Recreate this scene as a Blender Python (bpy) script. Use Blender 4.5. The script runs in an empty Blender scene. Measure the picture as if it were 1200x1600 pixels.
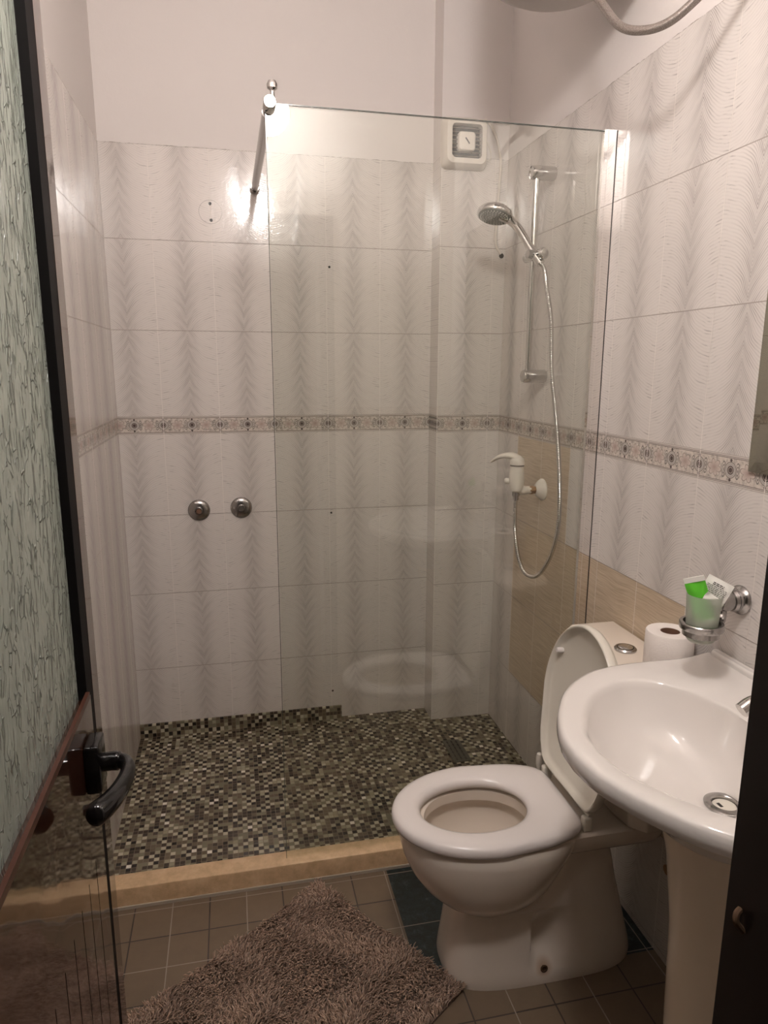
import bpy, bmesh, math, random
from mathutils import Vector, Matrix
PI = math.pi
S = bpy.context.scene
# ------------------------------------------------------------------ camera, world, exposure
cd = bpy.data.cameras.new('camera'); cam = bpy.data.objects.new('camera', cd); S.collection.objects.link(cam); S.camera = cam
cd.sensor_fit = 'VERTICAL'; cd.sensor_height = 24.0; cd.lens = 1084.819 / 1600 * 24.0; cd.clip_start = 0.02
r_ = (0.9769768, -0.21332021, 0.00328918); u_ = (0.04004486, 0.19849943, 0.97928259); f_ = (0.20955366, 0.95660465, -0.20247172)
cam.matrix_world = Matrix(((r_[0], u_[0], -f_[0], 0.39627), (r_[1], u_[1], -f_[1], -2.63609), (r_[2], u_[2], -f_[2], 1.46008), (0, 0, 0, 1)))
w = bpy.data.worlds.new('World'); S.world = w; w.use_nodes = True
w.node_tree.nodes['Background'].inputs[0].default_value = (1.0, 0.76, 0.56, 1)
w.node_tree.nodes['Background'].inputs[1].default_value = 0.035
S.view_settings.view_transform = 'Standard'; S.view_settings.look = 'None'
S.view_settings.gamma = 1; S.view_settings.exposure = 0.0; S.view_settings.use_curve_mapping = False
LAMP_POWER = 149.0; LAMP_COL = (1.0, 0.955, 0.925)

# ------------------------------------------------------------------ measures (metres)
W = 1.403; TW = 0.2; TH = 0.3017; BT = 1.287; BB = 1.2246; TOP = BT + 3 * TH; A0 = 0.1554; C0 = 0.2952
XB = 1.153; DB = 0.1027; YG = -0.84; YF = -2.206; CEIL = 2.95; SF = 0.04
XJ0, XJ1, DH = 0.175, 0.808, 2.06

# ------------------------------------------------------------------ helpers
def tag(o, label=None, cat=None, group=None, kind=None):
    if label: o['label'] = label
    if cat: o['category'] = cat
    if group: o['group'] = group
    if kind: o['kind'] = kind
    return o
def root(name, loc, label, cat, group=None):
    o = bpy.data.objects.new(name, None); S.collection.objects.link(o); o.location = loc; o.empty_display_size = 0.05
    return tag(o, label, cat, group)
def mesh(name, verts, faces, mat, parent=None, smooth=True, label=None, auto=None):
    me = bpy.data.meshes.new(name); me.from_pydata([tuple(v) for v in verts], [], faces); me.validate()
    bm = bmesh.new(); bm.from_mesh(me); bmesh.ops.recalc_face_normals(bm, faces=bm.faces); bm.to_mesh(me); bm.free()
    return link(name, me, mat, parent, smooth, label, auto)
def link(name, me, mat, parent=None, smooth=True, label=None, auto=None):
    o = bpy.data.objects.new(name, me); S.collection.objects.link(o)
    if mat:
        for m in (mat if isinstance(mat, (list, tuple)) else [mat]): me.materials.append(m)
    if smooth:
        for p in me.polygons: p.use_smooth = True
        if auto:
            try: me.set_sharp_from_angle(angle=math.radians(auto))
            except Exception: pass
    if parent is not None:
        o.parent = parent
        # coordinates are given in world space; take off the parent chain's translation
        off = Vector((0, 0, 0)); q = parent
        while q: off += q.location; q = q.parent
        o.location = -off
    if label: o['label'] = label
    return o
class G:
    def __init__(s): s.v = []; s.f = []
    def add(s, vs, fs):
        n = len(s.v); s.v += [Vector(v) for v in vs]; s.f += [tuple(i + n for i in f) for f in fs]; return s
    def box(s, x0, x1, y0, y1, z0, z1):
        return s.add([(x0, y0, z0), (x1, y0, z0), (x1, y1, z0), (x0, y1, z0), (x0, y0, z1), (x1, y0, z1), (x1, y1, z1), (x0, y1, z1)],
                     [(0, 3, 2, 1), (4, 5, 6, 7), (0, 1, 5, 4), (1, 2, 6, 5), (2, 3, 7, 6), (3, 0, 4, 7)])
    def rings(s, rs, cap0=True, cap1=True, closed=False):
        n = len(rs[0]); vs = [p for r in rs for p in r]; fs = []
        m = len(rs); K = m if closed else m - 1
        for k in range(K):
            a = k * n; b = ((k + 1) % m) * n
            for i in range(n):
                j = (i + 1) % n; fs.append((a + i, a + j, b + j, b + i))
        if not closed:
            if cap0: fs.append(tuple(range(n - 1, -1, -1)))
            if cap1: fs.append(tuple((m - 1) * n + i for i in range(n)))
        return s.add(vs, fs)
    def lathe(s, prof, origin, axis=(0, 0, 1), n=32, cap0=True, cap1=True):
        ax = Vector(axis).normalized(); h = Vector((0, 0, 1)) if abs(ax.z) < .9 else Vector((1, 0, 0))
        a = ax.cross(h).normalized(); b = ax.cross(a); o = Vector(origin)
        return s.rings([[o + ax * t + (a * math.cos(2 * PI * i / n) + b * math.sin(2 * PI * i / n)) * max(r, 1e-5) for i in range(n)] for r, t in prof], cap0, cap1)
    def tube(s, pts, rad, n=12, cap=True):
        pts = [Vector(p) for p in pts]; m = len(pts); rs = []
        t = (pts[1] - pts[0]).normalized(); h = Vector((0, 0, 1)) if abs(t.z) < .9 else Vector((1, 0, 0))
        a = t.cross(h).normalized()
        for i, p in enumerate(pts):
            t = (pts[min(i + 1, m - 1)] - pts[max(i - 1, 0)]).normalized()
            a = (a - t * a.dot(t)).normalized(); b = t.cross(a)
            r = rad[i] if isinstance(rad, (list, tuple)) else rad
            ra, rb = r if isinstance(r, tuple) else (r, r)
            rs.append([p + a * math.cos(2 * PI * k / n) * ra + b * math.sin(2 * PI * k / n) * rb for k in range(n)])
        return s.rings(rs, cap, cap)
    def make(s, name, mat, parent=None, smooth=True, label=None, auto=35):
        return mesh(name, s.v, s.f, mat, parent, smooth, label, auto)
def rbox(name, x0, x1, y0, y1, z0, z1, bev, mat, parent=None, seg=3, label=None, smooth=True):
    g = G().box(x0, x1, y0, y1, z0, z1)
    me = bpy.data.meshes.new(name); me.from_pydata([tuple(v) for v in g.v], [], g.f)
    bm = bmesh.new(); bm.from_mesh(me)
    if bev > 0: bmesh.ops.bevel(bm, geom=list(bm.edges), offset=bev, segments=seg, profile=0.5, affect='EDGES', clamp_overlap=True)
    bmesh.ops.recalc_face_normals(bm, faces=bm.faces); bm.to_mesh(me); bm.free()
    return link(name, me, mat, parent, smooth, label, 35)
def spline(pts, n):
    P = [Vector(p) for p in pts]; P = [P[0] * 2 - P[1]] + P + [P[-1] * 2 - P[-2]]; out = []
    for i in range(1, len(P) - 2):
        for k in range(n):
            t = k / n; a, b, c, d = P[i - 1:i + 3]
            out.append(0.5 * ((2 * b) + (c - a) * t + (2 * a - 5 * b + 4 * c - d) * t * t + (3 * b - a - 3 * c + d) * t ** 3))
    out.append(P[-2]); return out
def resample(pts, step):
    out = [pts[0]]; acc = 0
    for a, b in zip(pts, pts[1:]):
        d = (b - a).length
        while d > 0 and acc + d >= step:
            t = (step - acc) / d; a = a.lerp(b, t); out.append(a.copy()); d = (b - a).length; acc = 0
        acc += d
    return out
def rrect(cx, cy, hx, hy, r, z, n=8):
    out = []
    for q, (sx, sy) in enumerate(((1, 1), (-1, 1), (-1, -1), (1, -1))):
        for k in range(n + 1):
            a = PI / 2 * q + PI / 2 * k / n
            out.append(Vector((cx + sx * (hx - r) + r * math.cos(a), cy + sy * (hy - r) + r * math.sin(a), z)))
    return out

# ------------------------------------------------------------------ shader maths
class Sh:
    def __init__(s, name):
        s.m = bpy.data.materials.new(name); s.m.use_nodes = True; s.t = s.m.node_tree; s.N = s.t.nodes
        s.b = s.N['Principled BSDF']; s.out = s.N['Material Output']
    def nd(s, kind, **kw):
        n = s.N.new(kind)
        for k, v in kw.items(): setattr(n, k, v)
        return n
    def setin(s, sock, v):
        if isinstance(v, E): s.t.links.new(v.k, sock)
        elif isinstance(v, bpy.types.NodeSocket): s.t.links.new(v, sock)
        else: sock.default_value = v
    def m1(s, op, *a):
        n = s.nd('ShaderNodeMath', operation=op)
        for i, v in enumerate(a): s.setin(n.inputs[i], v)
        return E(s, n.outputs[0])
    def pos(s):
        g = s.nd('ShaderNodeNewGeometry'); x = s.nd('ShaderNodeSeparateXYZ'); s.t.links.new(g.outputs['Position'], x.inputs[0])
        return [E(s, o) for o in x.outputs]
    def vec(s, x, y, z=0.0):
        n = s.nd('ShaderNodeCombineXYZ')
        for i, v in enumerate((x, y, z)): s.setin(n.inputs[i], v)
        return n.outputs[0]
    def noise(s, v, scale=5.0, detail=2.0, rough=0.5):
        n = s.nd('ShaderNodeTexNoise'); s.t.links.new(v, n.inputs['Vector'])
        n.inputs['Scale'].default_value = scale; n.inputs['Detail'].default_value = detail; n.inputs['Roughness'].default_value = rough
        return E(s, n.outputs[0])
    def white(s, v):
        n = s.nd('ShaderNodeTexWhiteNoise', noise_dimensions='3D'); s.t.links.new(v, n.inputs['Vector']); return E(s, n.outputs['Value'])
    def mix(s, f, a, b):
        n = s.nd('ShaderNodeMix', data_type='RGBA'); n.clamp_factor = True
        s.setin(n.inputs[0], f)
        for k, v in ((6, a), (7, b)):
            if isinstance(v, tuple): v = v + (1,) if len(v) == 3 else v
            s.setin(n.inputs[k], v)
        return n.outputs[2]
    def ramp(s, f, stops, const=False):
        n = s.nd('ShaderNodeValToRGB'); s.setin(n.inputs[0], f); cr = n.color_ramp
        if const: cr.interpolation = 'CONSTANT'
        while len(cr.elements) < len(stops): cr.elements.new(0.5)
        for e, (p, c) in zip(cr.elements, stops): e.position = p; e.color = c + (1,)
        return n.outputs[0]
    def col(s, c): s.setin(s.b.inputs['Base Color'], c + (1,) if isinstance(c, tuple) else c)
    def set(s, **kw):
        for k, v in kw.items(): s.setin(s.b.inputs[k.replace('_', ' ')], v)
    def bump(s, h, dist=0.001, strength=1.0):
        n = s.nd('ShaderNodeBump'); n.inputs['Distance'].default_value = dist; n.inputs['Strength'].default_value = strength
        s.setin(n.inputs['Height'], h); s.t.links.new(n.outputs[0], s.b.inputs['Normal']); return n.outputs[0]
class E:
    def __init__(s, sh, k): s.sh = sh; s.k = k
    def __add__(s, o): return s.sh.m1('ADD', s, o)
    __radd__ = __add__
    def __sub__(s, o): return s.sh.m1('SUBTRACT', s, o)
    def __rsub__(s, o): return s.sh.m1('SUBTRACT', o, s)
    def __mul__(s, o): return s.sh.m1('MULTIPLY', s, o)
    __rmul__ = __mul__
    def __truediv__(s, o): return s.sh.m1('DIVIDE', s, o)
    def __neg__(s): return s * -1.0
    def floor(s): return s.sh.m1('FLOOR', s)
    def fract(s): return s.sh.m1('FRACT', s)
    def abs(s): return s.sh.m1('ABSOLUTE', s)
    def gt(s, o): return s.sh.m1('GREATER_THAN', s, o)
    def lt(s, o): return s.sh.m1('LESS_THAN', s, o)
    def min(s, o): return s.sh.m1('MINIMUM', s, o)
    def max(s, o): return s.sh.m1('MAXIMUM', s, o)
    def sin(s): return s.sh.m1('SINE', s)
    def cos(s): return s.sh.m1('COSINE', s)
    def exp(s): return s.sh.m1('EXPONENT', s)
    def sqrt(s): return s.sh.m1('SQRT', s)
    def clamp(s):
        e = s.sh.m1('ADD', s, 0.0); e.k.node.use_clamp = True; return e
    def sel(s, a, b): return s * a + (1.0 - s) * b      # s is a 0/1 mask
    def step(s, a, b):                                  # smooth 0..1 between a and b
        n = s.sh.nd('ShaderNodeMapRange', interpolation_type='SMOOTHSTEP'); s.sh.setin(n.inputs[0], s)
        n.inputs[1].default_value = a; n.inputs[2].default_value = b; return E(s.sh, n.outputs[0])
def simple(name, col, rough=0.4, metal=0.0, **kw):
    s = Sh(name); s.col(col); s.set(Roughness=rough, Metallic=metal, **kw); return s.m

# --- patterned wall tile, painted plaster above
def wall_mat(name, axis, beige=False, marks=False, skirt=False, xmul=1.0):
    s = Sh(name); x, y, z = s.pos()
    h = (x - A0) if axis == 'x' else (-y - C0)
    su = h / TW; fu = su.fract(); c = (fu - 0.5).abs() * 2.0; uu = su.floor()
    above = z.gt((BT + BB) / 2)
    rv = above.sel((z - BT) / TH, (BB - z) / TH); ri = rv.floor(); fv = rv.fract()
    even = (ri * 0.5).fract().lt(0.25)
    sg = above.sel(even * 2.0 - 1.0, 1.0 - even * 2.0)
    flat = s.vec(h, z, 0.0)
    wob = s.noise(flat, 14.0, 1.0) - 0.5
    cc = (((fu - 0.5) + wob * 0.06).abs() * 2.0)
    Gf = (1.0 - (cc * -2.6).exp()) * 0.082
    phi = z + sg * Gf
    ph = phi + (s.noise(flat, 22.0, 1.0) - 0.5) * 0.012
    st = (ph * (2 * PI / 0.0074)).sin()
    thin = (st * 0.5 + 0.5).step(0.35, 0.95)
    nz = s.noise(s.vec(h * 26.0, phi * 230.0, uu), 1.0, 2.0, 0.6)
    brk = nz.step(0.40, 0.60)
    bunch = (ph * (2 * PI / 0.043) + wob * 3.0).sin() * 0.2 + 0.8
    env = (cc * cc * -7.0).exp() * 0.85 * bunch + 0.16
    edge = cc.step(0.45, 0.9) * nz.step(0.56, 0.66) * thin * 0.75
    line = (thin * env * (0.45 + brk * 0.55) + edge * 0.8).clamp()
    wash = (cc * cc * -9.0).exp() * 0.25 * bunch
    tone = s.noise(s.vec(uu, ri, above), 7.3, 0.0) * 0.06 + s.noise(flat, 3.0, 2.0) * 0.08
    base = s.mix(tone * 3.0, (0.77, 0.715, 0.675), (0.70, 0.645, 0.605))
    base = s.mix((line * 0.78 + wash).clamp(), base, (0.31, 0.27, 0.255))
    rough = 0.085 + line * 0.06
    height = thin * (-0.06) + s.noise(s.vec(h, z, 0.0), 70.0, 2.0, 0.6) * 0.5
    if beige:
        yy = -y; zone = ((z.lt(BB) * yy.lt(C0 + 2 * TW + 0.001)) .max(z.lt(BB - TH) * yy.lt(C0 + 5 * TW + 0.001))) * z.gt(BB - 3 * TH) * yy.gt(C0 - 0.001)
        gr = s.noise(s.vec(h * 9.0, z * 260.0 + s.noise(flat, 8.0, 1.0) * 6.0, uu), 1.0, 3.0, 0.65)
        bc = s.ramp(gr, [(0.3, (0.44, 0.335, 0.23)), (0.5, (0.57, 0.455, 0.33)), (0.7, (0.68, 0.57, 0.44))])
        base = s.mix(zone, base, bc); rough = zone.sel(0.28, rough); height = zone.sel(gr * 0.3, height)
    # border strip of medallions, leaves and flowers
    zc = (BT + BB) / 2; q = (z - zc) / ((BT - BB) / 2); aq = q.abs(); zb = z - zc
    band = aq.lt(1.0)
    p1 = ((h / 0.1 + 0.5).fract() - 0.5) * 0.1; p2 = ((h / 0.1).fract() - 0.5) * 0.1
    r1 = (p1 * p1 + zb * zb * 1.0).sqrt(); r2 = (p2 * p2 * 0.8 + zb * zb * 1.15).sqrt()
    ang = s.m1('ARCTAN2', zb, p2)
    bg = s.noise(flat, 95.0, 2.0, 0.6)
    bcol = s.ramp(bg, [(0.35, (0.42, 0.37, 0.33)), (0.5, (0.62, 0.55, 0.49)), (0.62, (0.70, 0.63, 0.565))])
    scr = ((p1.abs() - 0.021) * (p1.abs() - 0.021) * 3.0 + zb * zb * 0.4).sqrt()
    bcol = s.mix(((scr * 1400.0).sin() * 0.5 + 0.5).step(0.4, 0.9) * scr.lt(0.0125) * r1.gt(0.0165), bcol, (0.20, 0.18, 0.165))
    pet = 0.0195 * (0.55 + 0.45 * (ang * 3.0 + 0.6).cos().abs())
    isp = r2.lt(pet)
    bcol = s.mix(isp, bcol, s.mix((r2 / 0.02), (0.44, 0.33, 0.29), (0.68, 0.59, 0.53)))
    bcol = s.mix(((r2 - pet).abs()).lt(0.0011) * 0.7, bcol, (0.22, 0.17, 0.15))
    bcol = s.mix(r1.lt(0.0172), bcol, (0.60, 0.54, 0.49))
    bcol = s.mix(((r1 - 0.0165).abs()).lt(0.0011) * 0.8, bcol, (0.2, 0.17, 0.155))
    bcol = s.mix(((r1 - 0.0125).abs()).lt(0.0016) * 0.5, bcol, (0.3, 0.27, 0.25))
    bcol = s.mix(r1.lt(0.0095), bcol, (0.10, 0.075, 0.07))
    bcol = s.mix(((r1 - 0.0062).abs()).lt(0.001) * 0.7, bcol, (0.50, 0.42, 0.37))
    dz = zb.abs() - 0.0205; bcol = s.mix((p1 * p1 + dz * dz).sqrt().lt(0.0034), bcol, (0.11, 0.085, 0.08))
    bcol = s.mix(aq.gt(0.80), bcol, (0.66, 0.60, 0.55))
    bcol = s.mix(((aq - 0.81).abs()).lt(0.022), bcol, (0.18, 0.14, 0.125))
    bcol = s.mix(((aq - 0.90).abs()).lt(0.02), bcol, (0.24, 0.19, 0.17))
    base = s.mix(band, base, bcol); rough = band.sel(0.14, rough); height = band.sel(bg * 0.6, height)
    # joints
    jv = (fu.min(1.0 - fu) * TW).lt(0.0012)
    jh = ((fv.min(1.0 - fv)) * TH).lt(0.0011) * (1.0 - band)
    base = s.mix(jv * 0.85, base, (0.80, 0.74, 0.69)); base = s.mix(jh * 0.9, base, (0.33, 0.275, 0.24))
    j = jv.max(jh)
    rough = j.sel(0.45, rough); height = j.sel(-0.7, height)
    if marks:
        for hx, hz, hr in ((0.767, 1.821, .0042), (0.763, 0.908, .0042), (0.760, 0.159, .0042), (0.354, 2.016, .0055), (0.356, 1.962, .0055)):
            d = ((x - hx) * (x - hx) + (z - hz) * (z - hz)).sqrt(); base = s.mix(d.lt(hr), base, (0.012, 0.01, 0.01))
        d = ((x - 0.354) * (x - 0.354) + (z - 1.989) * (z - 1.989)).sqrt()
        base = s.mix(((d - 0.0385).abs()).lt(0.0009) * 0.6, base, (0.22, 0.19, 0.18))
    # soap film and grime near the floor has a shape of its own
    gz = s.noise(s.vec(h * 7.0, z * 2.0, 3.0), 1.0, 4.0, 0.6)
    base = s.mix((z * -1.0 + 0.42).max(0.0) * gz * 1.1, base, (0.36, 0.28, 0.20))
    # plaster paint above the tiles
    ed = (s.noise(s.vec(h * 22.0, 0.0, 0.0), 1.0, 3.0, 0.7) - 0.5) * 0.012
    paint = z.gt(ed + TOP)
    if xmul != 1.0: paint = paint
    pn = s.noise(s.vec(x, y, z), 60.0, 3.0, 0.6)
    base = s.mix(paint, base, (0.77, 0.715, 0.685)); rough = paint.sel(0.75, rough); height = paint.sel(pn * 0.9 + 1.0, height)
    s.col(base); s.set(Roughness=rough); s.b.inputs['IOR'].default_value = 1.52
    s.bump(height, 0.00045, 1.0)
    return s.m
M = {}
M['wall_x'] = wall_mat('feather_tile_back', 'x', marks=True)
M['wall_y'] = wall_mat('feather_tile_side', 'y')
M['wall_r'] = wall_mat('feather_tile_right', 'y', beige=True)
M['paint'] = simple('ceiling_paint', (0.77, 0.715, 0.685), 0.8)
def mosaic_mat():
    s = Sh('glass_mosaic'); x, y, z = s.pos(); P = 0.0152
    a, b, c = x / P, y / P, (z - SF) / P; cell = s.vec(a.floor(), b.floor(), c.floor())
    r0 = s.white(cell); ck = ((a.floor() + b.floor() + c.floor() * 1.0) * 0.5).fract().gt(0.25); r = r0 * 0.72 + ck * 0.28
    col = s.ramp(r, [(0.0, (0.020, 0.013, 0.009)), (0.24, (0.055, 0.038, 0.025)), (0.42, (0.14, 0.11, 0.07)), (0.54, (0.21, 0.185, 0.12)), (0.66, (0.34, 0.31, 0.21)), (0.84, (0.50, 0.45, 0.33)), (0.985, (0.82, 0.76, 0.66))], True)
    g = s.nd('ShaderNodeNewGeometry'); n = s.nd('ShaderNodeSeparateXYZ'); s.t.links.new(g.outputs['Normal'], n.inputs[0])
    nz = E(s, n.outputs[2]).abs().gt(0.5); ny = E(s, n.outputs[1]).abs().gt(0.5)
    fe = lambda v: (v.fract() - 0.5).abs().gt(0.445)
    j = fe(a).max(nz * fe(b)).max((1.0 - nz) * fe(c))
    s.col(s.mix(j, col, (0.20, 0.15, 0.10))); s.set(Roughness=j.sel(0.8, r * 0.25 + 0.10)); s.bump(j * -1.0, 0.0008)
    return s.m
M['mosaic'] = mosaic_mat()
def floor_mat():
    s = Sh('floor_tiles'); x, y, z = s.pos()
    a = (x - 0.1847) / TW; b = (-y - 0.893) / TW
    fe = lambda v, k: ((v.fract() - 0.5).abs() * -1.0 + 0.5).lt(k)
    g1 = fe(a, 0.007).max(fe(b, 0.007)); g2 = fe(a + 0.5, 0.009).max(fe(b + 0.5, 0.009))
    dark = x.gt(0.7925) * y.gt(-1.3)
    n = s.noise(s.vec(x, y, 0.0), 28.0, 4.0, 0.65); n2 = s.white(s.vec((a * 2.0).floor(), (b * 2.0).floor(), 0.0))
    br = s.mix(n * 0.6 + n2 * 0.25, (0.195, 0.14, 0.092), (0.125, 0.088, 0.055))
    vein = s.noise(s.vec(x, y, 0.0), 40.0, 6.0, 0.75)
    dk = s.ramp(vein, [(0.42, (0.006, 0.012, 0.013)), (0.56, (0.016, 0.03, 0.032)), (0.70, (0.07, 0.10, 0.10))])
    c = s.mix(g2 * (1.0 - dark), br, (0.055, 0.043, 0.034))
    c = s.mix(dark, c, dk); c = s.mix(g1, c, (0.30, 0.26, 0.215))
    s.col(c); s.set(Roughness=dark.sel(0.32, 0.45)); s.bump((g2 * (1.0 - dark)).max(g1) * -1.0 + n * 0.15, 0.0012)
    return s.m
M['floor'] = floor_mat()
def stone_mat():
    s = Sh('sandy_stone'); x, y, z = s.pos(); n = s.noise(s.vec(x, y, z), 30.0, 5.0, 0.7)
    s.col(s.ramp(n, [(0.3, (0.54, 0.36, 0.20)), (0.55, (0.70, 0.49, 0.29)), (0.75, (0.78, 0.59, 0.39))])); s.set(Roughness=0.35)
    s.bump(n, 0.0006); return s.m
M['stone'] = stone_mat()
M['grout'] = simple('pale_grout', (0.42, 0.36, 0.29), 0.8)
def ceramic(name, c, rough=0.07):
    s = Sh(name); x, y, z = s.pos(); n = s.noise(s.vec(x, y, z), 6.0, 2.0)
    s.col(s.mix(n, c, tuple(k * 0.96 for k in c))); s.set(Roughness=rough, IOR=1.5); s.set(Coat_Weight=0.3, Coat_Roughness=0.03); return s.m
M['cer'] = ceramic('white_ceramic', (0.81, 0.76, 0.72))
def toilet_mat():
    s = Sh('toilet_ceramic'); x, y, z = s.pos(); n = s.noise(s.vec(x, y, z), 7.0, 3.0)
    c = s.mix(n * 0.5, (0.84, 0.75, 0.66), (0.80, 0.69, 0.57))
    d = ((x - 1.082) * (x - 1.082) + (z - 0.040) * (z - 0.040)).sqrt()
    c = s.mix(d.step(0.028, 0.006) * 0.6, c, (0.45, 0.24, 0.10))
    s.col(c); s.set(Roughness=0.10, Coat_Weight=0.25); return s.m
M['tcer'] = toilet_mat()
M['seat'] = simple('seat_plastic', (0.82, 0.76, 0.73), 0.22)
M['lid'] = simple('lid_plastic', (0.76, 0.71, 0.62), 0.3)
M['plastic'] = simple('white_plastic', (0.78, 0.72, 0.65), 0.3)
M['chrome'] = simple('chrome', (0.62, 0.60, 0.585), 0.07, 1.0)
M['brushed'] = simple('brushed_steel', (0.45, 0.43, 0.41), 0.3, 1.0)
M['satin'] = simple('satin_chrome', (0.42, 0.405, 0.395), 0.2, 1.0)
M['brass'] = simple('aged_brass', (0.33, 0.19, 0.09), 0.4, 0.8)
M['black'] = simple('gloss_black', (0.006, 0.005, 0.005), 0.12)
M['dark'] = simple('dark_recess', (0.02, 0.016, 0.014), 0.6)
M['rubber'] = simple('grey_nozzle_plate', (0.16, 0.165, 0.15), 0.4)
M['nub'] = simple('pale_rubber_nub', (0.5, 0.5, 0.46), 0.5)
M['mirror'] = simple('mirror_silver', (0.55, 0.53, 0.47), 0.015, 1.0)
M['holebrown'] = simple('cardboard', (0.20, 0.105, 0.065), 0.9)
M['rust'] = simple('rusty_bolt', (0.09, 0.045, 0.02), 0.8)
M['pipe'] = simple('grey_pipe', (0.20, 0.155, 0.115), 0.5)
def paper_mat():
    s = Sh('tissue_paper'); x, y, z = s.pos(); n = s.noise(s.vec(x, y, z), 260.0, 2.0)
    s.col((0.84, 0.77, 0.72)); s.set(Roughness=0.95); s.bump(n, 0.0008); return s.m
M['paper'] = paper_mat()
def brown_mat(name, groove):
    s = Sh(name); x, y, z = s.pos()
    n = s.noise(s.vec(y * 9.0, z * 5.0, 0.0), 1.0, 1.0); grain = s.noise(s.vec(x * 60.0, y * 60.0, z * 4.0), 1.0, 3.0)
    c = s.mix(grain, (0.026, 0.010, 0.006), (0.05, 0.020, 0.011))
    h = n
    if groove:
        k = ((y + 2.2) / 0.046).fract(); ln = k.lt(0.06) * z.lt(0.80) * y.lt(-1.70)
        c = s.mix(ln, c, (0.002, 0.001, 0.001)); h = n
    s.col(c); s.set(Roughness=0.055, IOR=1.62, Specular_IOR_Level=(1.0 - ln) * 0.75 if groove else 0.75, Coat_Weight=(1.0 - ln) * 0.6 if groove else 0.6, Coat_Roughness=0.03)
    s.bump(h, 0.012, 0.30); return s.m
M['brown'] = brown_mat('brown_gloss_board', True)
M['brown2'] = simple('dark_brown_frame', (0.006, 0.003, 0.002), 0.35)
M['bead'] = simple('red_brown_bead', (0.07, 0.026, 0.016), 0.3)
def thin_glass():
    s = Sh('clear_glass'); N = s.N; N.remove(s.b)
    tr = s.nd('ShaderNodeBsdfTransparent'); tr.inputs[0].default_value = (0.965, 0.975, 0.955, 1)
    gl = s.nd('ShaderNodeBsdfGlossy'); gl.inputs['Roughness'].default_value = 0.012; gl.inputs[0].default_value = (0.95, 0.97, 0.95, 1)
    ge = s.nd('ShaderNodeNewGeometry'); dt = s.nd('ShaderNodeVectorMath', operation='DOT_PRODUCT')
    s.t.links.new(ge.outputs['Incoming'], dt.inputs[0]); s.t.links.new(ge.outputs['Normal'], dt.inputs[1])
    k = 1.0 - E(s, dt.outputs['Value']).abs(); fr = 0.058 + 0.942 * (k * k * k * k * k)
    mx = s.nd('ShaderNodeMixShader'); s.t.links.new(fr.k, mx.inputs[0]); s.t.links.new(tr.outputs[0], mx.inputs[1]); s.t.links.new(gl.outputs[0], mx.inputs[2])
    s.t.links.new(mx.outputs[0], s.out.inputs[0]); return s.m
M['glass'] = thin_glass()
M['glass_edge'] = simple('glass_edge', (0.05, 0.065, 0.055), 0.15)
def textured_glass():
    s = Sh('rain_glass'); x, y, z = s.pos()
    n1 = s.noise(s.vec(y * 40.0, z * 14.0, 0.0), 1.0, 2.0, 0.6)
    wx = s.noise(s.vec(y * 30.0, z * 30.0, 5.0), 1.0, 1.0)
    v = s.nd('ShaderNodeTexVoronoi', feature='DISTANCE_TO_EDGE'); s.t.links.new(s.vec(y * 84.0 + wx * 2.2, z * 44.0 + wx * 2.8, 0.0), v.inputs['Vector']); v.inputs['Scale'].default_value = 1.0
    vv = E(s, v.outputs['Distance']); brk = s.noise(s.vec(y * 45.0, z * 25.0, 9.0), 1.0, 1.0).step(0.47, 0.56)
    ridge = (1.0 - vv.step(0.0, 0.07)) * brk
    h = n1 * 1.1 + ridge * 0.55
    s.col(s.mix(ridge * 0.5, (0.56, 0.60, 0.52), (0.53, 0.57, 0.49))); s.set(Roughness=0.16, Transmission_Weight=0.45, IOR=1.45)
    s.bump(h, 0.005, 1.0); return s.m
M['rain'] = textured_glass()
def frost():
    s = Sh('frosted_cup_glass'); s.col((0.82, 0.84, 0.76)); s.set(Roughness=0.42, Transmission_Weight=0.75, IOR=1.2); return s.m
M['frost'] = frost()
def glow():
    s = Sh('lamp_globe_glow'); s.col((0.9, 0.9, 0.9)); s.set(Emission_Color=LAMP_COL + (1,), Emission_Strength=LAMP_POWER); return s.m
def braid(name, c1, c2, sc):
    s = Sh(name); x, y, z = s.pos(); n = s.noise(s.vec(x, y, z), sc, 1.0).step(0.45, 0.55)
    s.col(s.mix(n, c1, c2)); s.set(Metallic=0.8, Roughness=0.35); s.bump(n, 0.001); return s.m
M['braid'] = braid('braided_steel', (0.26, 0.22, 0.20), (0.46, 0.41, 0.37), 900.0)

# ------------------------------------------------------------------ room shell
def plane(name, pts, mat, kind='structure', thick=None, label=None):
    a, b, c, d = [Vector(p) for p in pts]; n = (b - a).cross(d - a).normalized(); t = n * (thick or 0.08)
    g = G().add([a, b, c, d, a + t, b + t, c + t, d + t], [(0, 1, 2, 3), (7, 6, 5, 4), (0, 4, 5, 1), (1, 5, 6, 2), (2, 6, 7, 3), (3, 7, 4, 0)])
    o = g.make(name, mat, smooth=False); o['kind'] = kind
    if label: o['label'] = label
    return o
E_ = 0.08
plane('wall_back', [(-E_, 0, -.05), (W + E_, 0, -.05), (W + E_, 0, CEIL), (-E_, 0, CEIL)], M['wall_x'], thick=-0.08, label='tiled back wall of the shower, painted above')
plane('wall_left', [(0, 0, -.05), (0, YF, -.05), (0, YF, CEIL), (0, 0, CEIL)], M['wall_y'], thick=0.08, label='left tiled wall with leaf border')
plane('wall_right', [(W, 0, -.05), (W, YF, -.05), (W, YF, CEIL), (W, 0, CEIL)], M['wall_r'], thick=-0.08, label='right tiled wall with beige patched tiles')
o = G().box(XB, W, -DB, 0, -.02, CEIL).make('wall_pillar', M['wall_x'], smooth=False); tag(o, 'boxed-in corner pillar under the extractor fan', kind='structure')
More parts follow.
